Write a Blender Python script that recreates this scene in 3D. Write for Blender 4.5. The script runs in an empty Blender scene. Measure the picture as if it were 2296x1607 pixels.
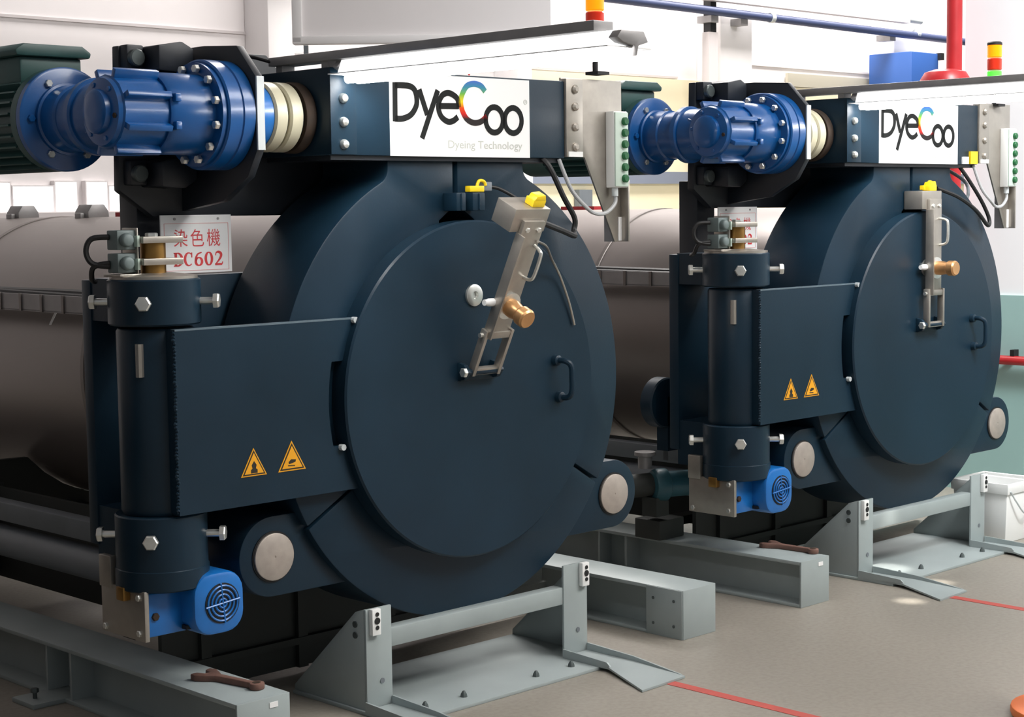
import bpy, bmesh, math, random
from mathutils import Vector, Matrix
random.seed(7)
scene = bpy.context.scene
COL = scene.collection
PI = math.pi

# ------------------------------------------------------------------ camera
cam_d = bpy.data.cameras.new('camera'); cam = bpy.data.objects.new('camera', cam_d); COL.objects.link(cam)
cam_d.sensor_fit = 'HORIZONTAL'; cam_d.sensor_width = 36.0
cam_d.lens = 36.0 * 3873.254 / 2296.0
YAW, PITCH, ROLL = math.radians(44.39156), math.radians(5.00026), math.radians(-0.74238)
fwd = Vector((math.sin(YAW)*math.cos(PITCH), math.cos(YAW)*math.cos(PITCH), -math.sin(PITCH)))
rgt = Vector((math.cos(YAW), -math.sin(YAW), 0)); upv = rgt.cross(fwd)
r2 = rgt*math.cos(ROLL) + upv*math.sin(ROLL); u2 = upv*math.cos(ROLL) - rgt*math.sin(ROLL)
m = Matrix((r2, u2, -fwd)).transposed().to_4x4(); m.translation = (-3.89306, -4.14229, 1.6)
cam.matrix_world = m
cam_d.clip_end = 200
scene.camera = cam

# ------------------------------------------------------------------ world, added lights, exposure
world = bpy.data.worlds.new('hall_daylight'); scene.world = world; world.use_nodes = True
bg = world.node_tree.nodes['Background']
bg.inputs[0].default_value = (0.93, 0.96, 1.0, 1); bg.inputs[1].default_value = 0.24
def area(name, loc, rot, sx, sy, power, col=(1, 1, 1)):
    l = bpy.data.lights.new(name, 'AREA'); l.shape = 'RECTANGLE'; l.size = sx; l.size_y = sy
    l.energy = power; l.color = col
    o = bpy.data.objects.new(name, l); COL.objects.link(o); o.location = loc; o.rotation_euler = rot
    return o
area('added_overhead_light', (3.8, -6.2, 7.15), (0, 0, 0), 8, 3.0, 1150, (1.0, 0.97, 0.93))  # added overhead light, placed so the nearer machine shades the left floor
area('added_overhead_light', (9.2, 4.2, 7.15), (0, 0, 0), 12, 1.8, 1750, (1.0, 0.96, 0.93))  # added overhead light washing the right part of the back wall
wl = area('added_wall_fill', (1.8, -4.2, 6.6), (0, 0, 0), 1.6, 0.8, 95, (0.95, 0.98, 1.0))  # added fill light aimed at the right wall to brighten it
wl.rotation_euler = (Vector((4.6, -0.2, 2.6))-Vector((1.8, -4.2, 6.6))).to_track_quat('-Z', 'Y').to_euler(); wl.data.spread = math.radians(62)
def spot(loc, aim, deg, power):  # added narrow spots that imitate sun patches on floor and base plate
    l = bpy.data.lights.new('sun_patch_spot', 'SPOT'); l.energy = power; l.spot_size = math.radians(deg); l.spot_blend = 0.7; l.shadow_soft_size = 0.03; l.color = (1.0, 0.93, 0.86)
    o = bpy.data.objects.new('sun_patch_spot', l); COL.objects.link(o); o.location = loc
    o.rotation_euler = (Vector(aim)-Vector(loc)).to_track_quat('-Z', 'Y').to_euler()
spot((3.4, -3.2, 6.2), (2.03, -0.365, 0), 0.9, 5200)
spot((3.2, -3.2, 6.2), (2.41, -0.262, 0), 0.8, 5200)
spot((3.0, -3.0, 6.2), (2.45, 0.035, 0), 2.0, 3800)
scene.view_settings.view_transform = 'Standard'; scene.view_settings.look = 'None'
scene.view_settings.gamma = 1.0; scene.view_settings.use_curve_mapping = False
scene.view_settings.exposure = -0.05

# ------------------------------------------------------------------ materials
MATS = {}
def mat(name, col, rough=0.5, metal=0.0, noise=0.0, scale=8.0, bump=0.0, bscale=60.0, coat=0.0, emit=0.0, spec=0.5, trans=0.0):
    m = bpy.data.materials.new(name); m.use_nodes = True; MATS[name] = m
    nt = m.node_tree; p = nt.nodes['Principled BSDF']
    p.inputs['Base Color'].default_value = (*col, 1); p.inputs['Roughness'].default_value = rough
    p.inputs['Metallic'].default_value = metal; p.inputs['Coat Weight'].default_value = coat; p.inputs['Coat Roughness'].default_value = 0.14
    p.inputs['Specular IOR Level'].default_value = spec
    p.inputs['Transmission Weight'].default_value = trans
    if emit:
        p.inputs['Emission Color'].default_value = (*col, 1); p.inputs['Emission Strength'].default_value = emit
    tc = nt.nodes.new('ShaderNodeTexCoord')
    if noise:
        n = nt.nodes.new('ShaderNodeTexNoise'); n.inputs['Scale'].default_value = scale; n.inputs['Detail'].default_value = 6
        nt.links.new(tc.outputs['Object'], n.inputs['Vector'])
        r = nt.nodes.new('ShaderNodeValToRGB')
        r.color_ramp.elements[0].position = 0.3; r.color_ramp.elements[1].position = 0.72
        r.color_ramp.elements[0].color = (*[c*(1-noise) for c in col], 1)
        r.color_ramp.elements[1].color = (*[min(1, c*(1+noise)) for c in col], 1)
        nt.links.new(n.outputs['Fac'], r.inputs['Fac']); nt.links.new(r.outputs['Color'], p.inputs['Base Color'])
        rr = nt.nodes.new('ShaderNodeMapRange'); rr.inputs['To Min'].default_value = max(0.02, rough*0.8); rr.inputs['To Max'].default_value = min(1, rough*1.25)
        nt.links.new(n.outputs['Fac'], rr.inputs['Value']); nt.links.new(rr.outputs['Result'], p.inputs['Roughness'])
    if bump:
        n2 = nt.nodes.new('ShaderNodeTexNoise'); n2.inputs['Scale'].default_value = bscale; n2.inputs['Detail'].default_value = 3
        nt.links.new(tc.outputs['Object'], n2.inputs['Vector'])
        b = nt.nodes.new('ShaderNodeBump'); b.inputs['Strength'].default_value = bump; b.inputs['Distance'].default_value = 0.004
        nt.links.new(n2.outputs['Fac'], b.inputs['Height']); nt.links.new(b.outputs['Normal'], p.inputs['Normal'])
    return m
mat('navy', (0.0065, 0.022, 0.039), 0.38, spec=0.28, noise=0.14, scale=3.0, bump=0.05, bscale=140)
mat('navy_dark', (0.011, 0.015, 0.022), 0.45, noise=0.12, scale=5)
mat('navy_highlight', (0.10, 0.14, 0.17), 0.45)  # lighter navy for a painted edge highlight
mat('gear_blue', (0.002, 0.076, 0.27), 0.30, noise=0.12, scale=9, coat=0.2, bump=0.05, bscale=70)
mat('motor_blue', (0.008, 0.14, 0.46), 0.3, noise=0.08, scale=12, coat=0.2)
mat('motor_green', (0.026, 0.080, 0.075), 0.45, noise=0.12, scale=8)
mat('teal_paint', (0.03, 0.11, 0.14), 0.4, noise=0.12)
mat('grey_paint', (0.325, 0.372, 0.374), 0.42, noise=0.07, scale=6)
mat('pale_grey', (0.52, 0.56, 0.57), 0.4)
mat('zinc', (0.72, 0.73, 0.70), 0.32, metal=0.85, noise=0.08, scale=40)
mat('dark_bolt', (0.10, 0.12, 0.12), 0.45, metal=0.5)
mat('steel', (0.40, 0.37, 0.33), 0.38, metal=0.75, noise=0.07, scale=25)
mat('roller_steel', (0.42, 0.37, 0.33), 0.5, metal=0.35, noise=0.1, scale=30)
mat('brass', (0.30, 0.165, 0.045), 0.35, metal=0.8, noise=0.15, scale=20)
mat('bronze', (0.62, 0.34, 0.15), 0.32, metal=0.75, noise=0.12, scale=20)
mat('cream_rubber', (0.52, 0.49, 0.36), 0.4, noise=0.06)
mat('rust', (0.032, 0.018, 0.010), 0.75, noise=0.4, scale=30)
mat('cladding', (0.24, 0.21, 0.198), 0.34, metal=0.4, noise=0.06, scale=2.2)
mat('cladding_seam', (0.20, 0.178, 0.168), 0.4, metal=0.55)
mat('tray_steel', (0.30, 0.29, 0.29), 0.45, metal=0.4, noise=0.15)
mat('black', (0.008, 0.008, 0.009), 0.55)
mat('frame_dark', (0.030, 0.034, 0.031), 0.6, noise=0.2, scale=4)
mat('pipe_grey', (0.16, 0.18, 0.20), 0.45, noise=0.1)
mat('limit_grey', (0.12, 0.155, 0.155), 0.5, noise=0.1)
mat('white_plastic', (0.82, 0.83, 0.82), 0.4)
mat('white_plate', (0.86, 0.86, 0.86), 0.45)
mat('logo_dark', (0.016, 0.017, 0.017), 0.7, spec=0.12)
mat('logo_pale', (0.52, 0.54, 0.50), 0.5)
mat('red_print', (0.62, 0.045, 0.05), 0.5)
mat('pink_line', (0.72, 0.35, 0.35), 0.5)
mat('sticker_orange', (0.80, 0.36, 0.01), 0.45)
mat('sticker_black', (0.02, 0.016, 0.01), 0.5)
mat('yellow', (0.85, 0.60, 0.01), 0.4)
mat('green_button', (0.005, 0.11, 0.03), 0.4)
mat('box_green', (0.56, 0.68, 0.60), 0.45)
mat('grey_cable', (0.42, 0.43, 0.44), 0.45)
mat('iron_brown', (0.15, 0.078, 0.06), 0.7, noise=0.25, scale=25)
mat('red_paint', (0.42, 0.018, 0.022), 0.38, noise=0.1)
mat('red_tape', (0.45, 0.075, 0.06), 0.6, noise=0.15, scale=15)
mat('pipe_blue', (0.045, 0.062, 0.14), 0.5)
mat('cabinet_blue', (0.03, 0.10, 0.34), 0.45)
mat('wall_white', (0.80, 0.765, 0.765), 0.8, noise=0.03, scale=1.2)
mat('wall_sunlit_tint', (0.92, 0.84, 0.60), 0.8, noise=0.04, scale=1.0)  # warm sunlight on the back wall, put into its colour
mat('wall_teal', (0.33, 0.52, 0.50), 0.55, noise=0.06, scale=1.5)
mat('column_white', (0.84, 0.82, 0.82), 0.7)
mat('olive_beige', (0.50, 0.47, 0.38), 0.7)
mat('bluegrey_band', (0.22, 0.25, 0.32), 0.6)
mat('joint_grey', (0.60, 0.56, 0.56), 0.8)
mat('tube_light', (1.0, 0.99, 0.97), 0.4, emit=36.0)
mat('wall_side', (0.92, 0.93, 0.95), 0.8, noise=0.03, scale=1.2)
mat('orange_plastic', (0.85, 0.20, 0.04), 0.4)
mat('window_glow', (1.0, 1.0, 1.0), 0.4, emit=2.6)
mat('glow_housing', (0.95, 0.96, 0.95), 0.4, emit=1.3)  # emission imitates the overexposed white of the lamp housing
mat('reflector', (0.90, 0.90, 0.90), 0.45)
mat('lamp_orange', (1.0, 0.26, 0.0), 0.25, emit=1.1)
mat('lamp_red', (0.60, 0.025, 0.006), 0.25, emit=0.25)
mat('lamp_green', (0.10, 0.90, 0.06), 0.25, emit=0.7)
# concrete floor: two scales of blotches and fine grain
fm = mat('concrete', (0.285, 0.262, 0.224), 0.42, noise=0.08, scale=0.9, bump=0.12, bscale=45)
nt = fm.node_tree; p = nt.nodes['Principled BSDF']
src = p.inputs['Base Color'].links[0].from_socket
n = nt.nodes.new('ShaderNodeTexNoise'); n.inputs['Scale'].default_value = 55; n.inputs['Detail'].default_value = 5
tc = [x for x in nt.nodes if x.type == 'TEX_COORD'][0]; nt.links.new(tc.outputs['Object'], n.inputs['Vector'])
mx = nt.nodes.new('ShaderNodeMix'); mx.data_type = 'RGBA'; mx.blend_type = 'MULTIPLY'; mx.inputs[0].default_value = 0.45
rp = nt.nodes.new('ShaderNodeValToRGB'); rp.color_ramp.elements[0].position = 0.32; rp.color_ramp.elements[0].color = (0.70, 0.68, 0.66, 1)
rp.color_ramp.elements[1].position = 0.6
nt.links.new(n.outputs['Fac'], rp.inputs['Fac']); nt.links.new(src, mx.inputs[6]); nt.links.new(rp.outputs['Color'], mx.inputs[7])
nt.links.new(mx.outputs[2], p.inputs['Base Color'])
# printed rainbow letter: the print runs dark, red, yellow, green, blue along the height of the letter
rm = mat('rainbow_print', (0.1, 0.1, 0.1), 0.7, spec=0.12); nt = rm.node_tree; p = nt.nodes['Principled BSDF']
tc = nt.nodes.new('ShaderNodeTexCoord'); sp = nt.nodes.new('ShaderNodeSeparateXYZ'); nt.links.new(tc.outputs['Object'], sp.inputs[0])
mr = nt.nodes.new('ShaderNodeMapRange'); mr.inputs['From Min'].default_value = 1.872 - 1.766; mr.inputs['From Max'].default_value = 2.012 - 1.766
nt.links.new(sp.outputs['Z'], mr.inputs['Value'])
rp = nt.nodes.new('ShaderNodeValToRGB'); el = rp.color_ramp.elements
el[0].position = 0.13; el[0].color = (0.03, 0.025, 0.025, 1); el[1].position = 1.0; el[1].color = (0.07, 0.16, 0.50, 1)
for pos, c in ((0.24, (0.55, 0.02, 0.02)), (0.38, (0.70, 0.07, 0.01)), (0.52, (0.80, 0.62, 0.02)), (0.70, (0.15, 0.42, 0.06)), (0.86, (0.05, 0.25, 0.35))):
    e = el.new(pos); e.color = (*c, 1)
nt.links.new(mr.outputs['Result'], rp.inputs['Fac']); nt.links.new(rp.outputs['Color'], p.inputs['Base Color'])

# ------------------------------------------------------------------ mesh builder
def frame(d):
    d = Vector(d).normalized()
    a = Vector((0, 0, 1)) if abs(d.z) < 0.9 else Vector((1, 0, 0))
    u = d.cross(a).normalized(); v = d.cross(u).normalized()
    return d, u, v
class B:
    def __init__(s): s.v = []; s.f = []; s.mi = []; s.m = 0
    def add(s, vs, fs):
        k = len(s.v); s.v += [Vector(q) for q in vs]
        for f in fs: s.f.append([k+i for i in f]); s.mi.append(s.m)
        return s
    def mat(s, i): s.m = i; return s
    def box(s, x0, x1, y0, y1, z0, z1):
        return s.add([(x0,y0,z0),(x1,y0,z0),(x1,y1,z0),(x0,y1,z0),(x0,y0,z1),(x1,y0,z1),(x1,y1,z1),(x0,y1,z1)],
                     [(0,3,2,1),(4,5,6,7),(0,1,5,4),(1,2,6,5),(2,3,7,6),(3,0,4,7)])
    def prism(s, poly, axis, a0, a1):
        n = len(poly)
        def P(q, a):
            return {'y': (q[0], a, q[1]), 'x': (a, q[0], q[1]), 'z': (q[0], q[1], a)}[axis]
        vs = [P(q, a0) for q in poly] + [P(q, a1) for q in poly]
        fs = [tuple(range(n)), tuple(range(2*n-1, n-1, -1))] + [(i, (i+1) % n, n+(i+1) % n, n+i) for i in range(n)]
        return s.add(vs, fs)
    def lathe(s, prof, o, d, seg=32, caps=True):
        d, u, v = frame(d); o = Vector(o); vs = []; fs = []; n = len(prof)
        for r, t in prof:
            for k in range(seg):
                a = 2*PI*k/seg; vs.append(o + d*t + (u*math.cos(a) + v*math.sin(a))*r)
        for i in range(n-1):
            for k in range(seg):
                fs.append((i*seg+k, i*seg+(k+1) % seg, (i+1)*seg+(k+1) % seg, (i+1)*seg+k))
        if caps: fs += [tuple(range(seg)), tuple((n-1)*seg+k for k in range(seg))]
        return s.add(vs, fs)
    def cyl(s, p0, p1, r, seg=24, r1=None):
        p0 = Vector(p0); p1 = Vector(p1); L = (p1-p0).length
        return s.lathe([(r, 0), (r if r1 is None else r1, L)], p0, p1-p0, seg)
    def tube(s, pts, r, seg=8, closed=False):
        pts = [Vector(q) for q in pts]; n = len(pts); vs = []; fs = []; u = None
        for i, q in enumerate(pts):
            if closed: t = pts[(i+1) % n] - pts[i-1]
            else: t = pts[min(i+1, n-1)] - pts[max(i-1, 0)]
            t.normalize()
            if u is None: _, u, _v = frame(t)
            u = (u - t*u.dot(t)).normalized(); w = t.cross(u)
            for k in range(seg):
                a = 2*PI*k/seg; vs.append(q + (u*math.cos(a) + w*math.sin(a))*r)
        for i in range(n if closed else n-1):
            j = (i+1) % n
            for k in range(seg): fs.append((i*seg+k, i*seg+(k+1) % seg, j*seg+(k+1) % seg, j*seg+k))
        if not closed: fs += [tuple(range(seg)), tuple((n-1)*seg+k for k in range(seg))]
        return s.add(vs, fs)
    def hexbolt(s, p, d, r, h, shank=0, sr=None, seg=6):
        """hexagon head standing out along d from the seat point p, with an exposed shank below it"""
        p = Vector(p); d, u, v = frame(d)
        if shank: s.lathe([(sr or r*0.55, 0), (sr or r*0.55, shank)], p, d, 12)
        q = p + d*shank
        s.lathe([(r*1.02, 0), (r*1.02, h*0.8), (r*0.86, h)], q, d, seg)
        return s
    def obj(s, name, mats, parent=None, origin=None, bevel=0, angle=35, bseg=2, pivot=False):
        base = Vector(origin) if origin is not None else (BASE[parent] if parent else Vector((0, 0, 0)))
        me = bpy.data.meshes.new(name)
        me.from_pydata([q - base for q in s.v], [], s.f)
        if isinstance(mats, str): mats = [mats]
        for q in mats: me.materials.append(MATS[q])
        for q, i in zip(me.polygons, s.mi): q.material_index = i
        bm = bmesh.new(); bm.from_mesh(me)
        bmesh.ops.recalc_face_normals(bm, faces=bm.faces)
        if bevel:
            ed = [e for e in bm.edges if len(e.link_faces) == 2 and e.calc_face_angle(0) > 0.6]
            bmesh.ops.bevel(bm, geom=ed, offset=bevel, segments=bseg, affect='EDGES', profile=0.5, clamp_overlap=True)
        for f in bm.faces: f.smooth = True
        bm.to_mesh(me); bm.free()
        me.set_sharp_from_angle(angle=math.radians(angle))
        o = bpy.data.objects.new(name, me); COL.objects.link(o)
        if parent:
            o.parent = parent
            if origin is not None: o.location = base - BASE[parent]
        else: o.location = base
        BASE[o] = base
        return o
BASE = {}
def thing(name, label, cat, base, group=None):
    o = bpy.data.objects.new(name, None); COL.objects.link(o); o.empty_display_size = 0.1
    o.location = base; o['label'] = label; o['category'] = cat
    if group: o['group'] = group
    BASE[o] = Vector(base); return o
def tag(o, label, cat, group=None):
    o['label'] = label; o['category'] = cat
    if group: o['group'] = group
    return o
def struct(o): o['kind'] = 'structure'; return o
def copy_tree(o, off=None, parent=None, skip=()):
    c = o.copy(); COL.objects.link(c)
    if parent: c.parent = parent
    if off: c.location = o.location + Vector(off)
    for ch in list(o.children):
        if ch in skip: continue
        copy_tree(ch, None, c, skip)
    return c
def arc(cx, cz, r, a0, a1, n, rz=None):
    rz = rz or r
    return [(cx + r*math.cos(math.radians(a0+(a1-a0)*i/n)), cz + rz*math.sin(math.radians(a0+(a1-a0)*i/n))) for i in range(n+1)]
def bez(pts, n=8):
    """smooth Catmull-Rom curve through points"""
    P = [Vector(q) for q in pts]; out = []
    for i in range(len(P)-1):
        p0 = P[max(i-1, 0)]; p1 = P[i]; p2 = P[i+1]; p3 = P[min(i+2, len(P)-1)]
        for k in range(n):
            t = k/n
            out.append(0.5*((2*p1) + (p2-p0)*t + (2*p0-5*p1+4*p2-p3)*t*t + (3*p1-p0-3*p2+p3)*t*t*t))
    out.append(P[-1]); return out
def ribbon(b, pts, w, y0, y1, closed=False):
    """flat stroke of width w (number or one per point) along points (x, z), between depths y0 and y1"""
    n = len(pts); L = []; R = []
    for i, q in enumerate(pts):
        a = Vector(pts[(i-1) % n] if (closed or i) else pts[0]); c = Vector(pts[(i+1) % n] if (closed or i < n-1) else pts[-1])
        t = (c-a).normalized(); nn = Vector((-t.y, t.x)); ww = (w if isinstance(w, (int, float)) else w[i])/2
        L.append(Vector(q)+nn*ww); R.append(Vector(q)-nn*ww)
    vs = []
    for l, r in zip(L, R): vs += [(l.x,y0,l.y),(r.x,y0,r.y),(l.x,y1,l.y),(r.x,y1,r.y)]
    fs = []
    for i in range(n if closed else n-1):
        a = 4*i; c = 4*((i+1) % n)
        fs += [(a,c,c+1,a+1),(a+2,a+3,c+3,c+2),(a,a+2,c+2,c),(a+1,c+1,c+3,a+3)]
    if not closed: fs += [(0,1,3,2),(4*n-4,4*n-2,4*n-1,4*n-3)]
    b.add(vs, fs); return b
def text_into(b, s, x, z, h, y0, sx=1.0):
    """lettering s with its lower left corner at (x, z), cap height about h, lying on plane y0 facing -y"""
    cu = bpy.data.curves.new('lettering', 'FONT'); cu.body = s; cu.size = 1.0; cu.resolution_u = 3
    o = bpy.data.objects.new('lettering', cu); COL.objects.link(o)
    dg = bpy.context.evaluated_depsgraph_get(); me = o.evaluated_get(dg).to_mesh()
    b.add([(x + q.co.x*h*1.4*sx, y0, z + q.co.y*h*1.4) for q in me.vertices], [tuple(f.vertices) for f in me.polygons])
    o.evaluated_get(dg).to_mesh_clear(); bpy.data.objects.remove(o); bpy.data.curves.remove(cu)
    return b

# ------------------------------------------------------------------ the hall
o = struct(B().box(-9, 16, -9, 6.3, -0.12, 0).obj('floor', 'concrete', origin=(0, 0, 0)))
o['label'] = 'beige grey concrete workshop floor'
bw = B(); bw.box(-9, 16, 6.0, 6.25, 0, 5.2); wall_back = struct(bw.obj('wall_back', 'wall_white'))
wall_back['label'] = 'pale white workshop back wall'
B().box(6.2, 15.8, 5.97, 6.0, 0, 2.72).obj('sunlit_zone', 'wall_sunlit_tint', wall_back)  # sunlit part of the wall, painted as a warm panel
B().box(9.75, 15.8, 5.955, 5.985, 2.725, 2.85).obj('lintel', 'olive_beige', wall_back)
B().box(5.6, 15.8, 5.93, 5.985, 1.792, 1.897).obj('guard_rail', 'bluegrey_band', wall_back)
for x0, x1, z in ((-9, 3.45, 2.84), (3.7, 8.15, 2.73), (8.95, 11.2, 2.90)):
    B().box(x0, x1, 5.985, 6.0, z, z+0.018).obj('joint_strip', 'joint_grey', wall_back)
B().box(6.76, 6.92, 5.9, 5.96, 1.54, 1.74).obj('switch_box', 'pipe_grey', wall_back)
cols = [(3.43, 3.66), (5.87, 6.03), (8.43, 8.89), (11.21, 11.53)]
for i, (x0, x1) in enumerate(cols):
    b = B(); b.box(x0, x1, 5.72, 6.0, 0, 5.2)
    w = struct(b.obj('trim_%d' % (i+1), 'column_white', bevel=0.01))
wins = [(1.30, 1.551, 1.795), (1.573, 1.856, 1.772), (1.874, 2.029, 1.801), (2.102, 2.255, 1.801), (2.272, 2.42, 1.772)]
for i, (x0, x1, zt) in enumerate(wins):
    b = B(); w = struct(B().box(x0, x1, 5.975, 5.99, 1.612, zt).obj('window_%d' % (i+1), 'window_glow'))
    w['label'] = 'small bright window pane above the vessel'
    fb = B(); t = 0.009
    fb.box(x0-t, x1+t, 5.955, 6.0, zt, zt+t).box(x0-t, x1+t, 5.955, 6.0, 1.612-t, 1.612).box(x0-t, x0, 5.955, 6.0, 1.612, zt).box(x1, x1+t, 5.955, 6.0, 1.612, zt)
    fb.obj('window_frame', 'wall_white', w)
struct(B().box(0.2, 2.6, 5.86, 6.0, 1.55, 1.604).obj('trim_5', 'joint_grey'))
# right wall: white with a teal dado, its upper part ends where the hall opens behind
wr = struct(B().box(4.6, 4.9, -9, 0.95, 1.09, 5.2).obj('wall_right', 'wall_side'))
wr['label'] = 'white upper part of the right wall'
d_ = struct(B().box(4.585, 4.9, -9, 6.0, 0, 1.09).obj('wall_right_dado', 'wall_teal')); d_['label'] = 'teal painted lower part of the right wall'
struct(B().box(4.6, 4.9, 0.95, 6.0, 1.09, 1.35).obj('wall_right_parapet', 'wall_white'))
cl_ = struct(B().box(-9, 16, -9, 6.3, 7.2, 7.4).obj('ceiling', 'wall_white')); cl_['label'] = 'pale hall roof above the picture'
# red floor tapes
for nm, x, y1, lab in (('floor_tape', 0.46, -0.40, 'red floor tape starting at the nearer stand'), ('floor_tape', 2.205, -0.42, 'red floor tape starting at the farther stand')):
    tag(B().box(x-0.022, x+0.022, -4.2, y1, 0.0, 0.0015).obj(nm, 'red_tape', origin=(x, y1, 0)), lab, 'floor tape')

# ------------------------------------------------------------------ dyeing machine
ZC = 1.002
def bolts(name, parent, spec, mt, seg=6):
    for p, d, r, h, sh in spec: B().hexbolt(p, d, r, h, sh, seg=seg).obj(name, mt, parent, angle=25)

M = thing('dyeing_machine', 'nearer navy dyeing machine, latch arm swung out from its round door', 'machine', (0, 0.5, 0), 'dyeing machines')
# vessel
prof = [(0.02, 0.2), (0.58, 0.2), (0.58, 4.3)] + [(0.58*math.cos(a), 4.3+0.25*math.sin(a)) for a in (0.3, 0.6, 0.9, 1.2, 1.5)]
vessel = B().lathe(prof, (0, 0.15, ZC), (0, 1, 0), 72).obj('vessel', 'cladding', M)
for y in (0.52, 1.5, 2.62, 3.7): B().lathe([(0.581, 0), (0.5845, 0.002), (0.5845, 0.022), (0.581, 0.024)], (0, y, ZC), (0, 1, 0), 72, caps=False).obj('seam_band', 'cladding_seam', vessel)
for y in (2.385, 2.976):
    b = B(); b.prism([(-0.05, 1.575), (0.05, 1.575), (0.05, 1.605), (0.03, 1.635), (-0.03, 1.635), (-0.05, 1.605)], 'y', y-0.06, y+0.05); b.box(-0.07, 0.07, y-0.03, y+0.02, 1.57, 1.6)
    b.obj('lifting_lug', 'tray_steel', vessel, bevel=0.005)
B().box(0.04, 0.10, 2.02, 2.26, 1.57, 1.60).obj('red_clip', 'red_paint', vessel)
b = B(); tp = [(math.radians(a)) for a in (152.5, 155, 157.5, 160, 162.5)]
vs = []; fs = []
for i, a in enumerate(tp):
    for dy in (0.0, 0.016):
        for rr_ in (0.5805, 0.582): vs.append((rr_*math.cos(a), 1.74+dy+i*0.008, ZC+rr_*math.sin(a)))
for i in range(len(tp)-1):
    q = 4*i; fs += [(q, q+2, q+6, q+4), (q+1, q+5, q+7, q+3), (q, q+4, q+5, q+1), (q+2, q+3, q+7, q+6)]
fs += [(0, 1, 3, 2), (16, 18, 19, 17)]
b.add(vs, fs).obj('white_tape', 'white_plate', vessel)
# cable tray along the vessel
b = B(); b.box(-0.662, -0.655, 0.5, 4.3, 1.238, 1.30).box(-0.662, -0.545, 0.5, 4.3, 1.236, 1.242).box(-0.56, -0.553, 0.5, 4.3, 1.242, 1.30)
tray = b.obj('cable_tray', 'tray_steel', M)
for i in range(24): B().box(-0.668, -0.662, 0.55+i*0.155, 0.565+i*0.155, 1.236, 1.302).obj('tray_rib', 'cladding_seam', tray)
b = B(); b.tube([(-0.61, 0.52, 1.29), (-0.615, 1.5, 1.302), (-0.605, 2.6, 1.296), (-0.61, 4.2, 1.30)], 0.02, 8).tube([(-0.64, 0.52, 1.285), (-0.635, 2, 1.30), (-0.64, 4.2, 1.29)], 0.014, 8)
b.obj('tray_cable', 'black', tray)
# clamp ring in three segments
RO, RI, YF, YB = 0.762, 0.50, 0.068, 0.40
def neck(sgn, xn, xs):
    fx = sgn*(abs(xn)+0.05); fz = ZC + math.sqrt((RO+0.05)**2 - fx*fx)
    a_end = math.degrees(math.atan2(fz-ZC, fx))
    if sgn < 0: pts = [(xs, 1.77), (xn, 1.77)] + arc(fx, fz, 0.05, 0, a_end-180, 8)
    else: pts = [(xs, 1.77), (xn, 1.77)] + arc(fx, fz, 0.05, 180, a_end+180, 8)
    return pts, a_end
pl, ae = neck(-1, -0.312, -0.031)
poly = pl + arc(0, ZC, RO, ae, 209.6, 40)[1:] + arc(0, ZC, RI, 209.6, 100, 30) + [(-0.095, ZC+0.556), (-0.045, 1.593), (-0.031, 1.60)]
ringL = B().prism(poly, 'y', YF, YB).obj('clamp_ring_segment', 'navy', M, bevel=0.006)
pr, ae = neck(1, 0.294, -0.012)
poly = pr + arc(0, ZC, RO, ae, -30.4, 40)[1:] + arc(0, ZC, RI, -30.4, 80, 30) + [(0.065, ZC+0.556), (0.012, 1.593), (-0.012, 1.60)]
B().prism(poly, 'y', YF, YB).obj('clamp_ring_segment', 'navy', M, bevel=0.006)
poly = arc(0, ZC, RO, 210.5, 328.7, 40) + arc(0, ZC, RI, 328.7, 210.5, 40)
B().prism(poly, 'y', YF+0.004, YB).obj('clamp_ring_segment', 'navy', M, bevel=0.006)
B().lathe([(0.50, 0), (0.70, 0), (0.70, 0.16), (0.58, 0.18)], (0, 0.26, ZC), (0, 1, 0), 48).obj('vessel_flange', 'navy_dark', M)
# seam clip blocks above the door
for x0, x1 in ((-0.078, -0.036), (-0.006, 0.050)):
    b = B(); b.box(x0, x1, 0.002, 0.068, 1.59, 1.65); b.box((x0+x1)/2-0.004, (x0+x1)/2+0.004, -0.004, 0.01, 1.592, 1.648)
    b.obj('clip_block', 'navy', M, bevel=0.004)
# yellow plug on the right clip
b = B(); b.box(-0.01, 0.055, 0.01, 0.035, 1.652, 1.672); b.tube(bez([(0.03, 0.02, 1.67), (0.04, 0.02, 1.688), (0.062, 0.02, 1.686), (0.07, 0.02, 1.672)], 4), 0.006, 8)
yp = b.obj('sensor_plug', 'yellow', M, bevel=0.004)
B().box(0.062, 0.10, 0.02, 0.05, 1.655, 1.685).obj('plug_socket', 'pipe_grey', yp, bevel=0.003)
# door
b = B(); b.lathe([(0.545, 0.075), (0.558, 0.07), (0.558, 0.006), (0.552, 0.0), (0.01, 0.0)], (0, 0, ZC), (0, 1, 0), 128); door = b.obj('door', 'navy', M, angle=30)
# hinge arm with the slot beside the disc
AYF = 0.030
def edge(z):
    r = 0.600 if 0.870 < z < 1.134 else 0.5575
    return -math.sqrt(r*r - (z-ZC)**2)
zs = [0.729, 0.76, 0.80, 0.84, 0.8695, 0.8705, 0.90, 0.94, 0.98, 1.02, 1.06, 1.10, 1.1335, 1.1345, 1.16, 1.20, 1.235, 1.264]
vs = []; fs = []
for z in zs: vs += [(-1.15, AYF, z), (edge(z), AYF, z), (-1.15, AYF+0.045, z), (edge(z), AYF+0.045, z)]
for i in range(len(zs)-1):
    p_, q_ = 4*i, 4*i+4
    fs += [(p_, p_+1, q_+1, q_), (p_+2, q_+2, q_+3, p_+3), (p_+1, p_+3, q_+3, q_+1), (p_, q_, q_+2, p_+2)]
fs += [(0, 2, 3, 1), (q_, q_+1, q_+3, q_+2)]
arm = B().add(vs, fs).obj('hinge_arm', 'navy', door)
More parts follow.
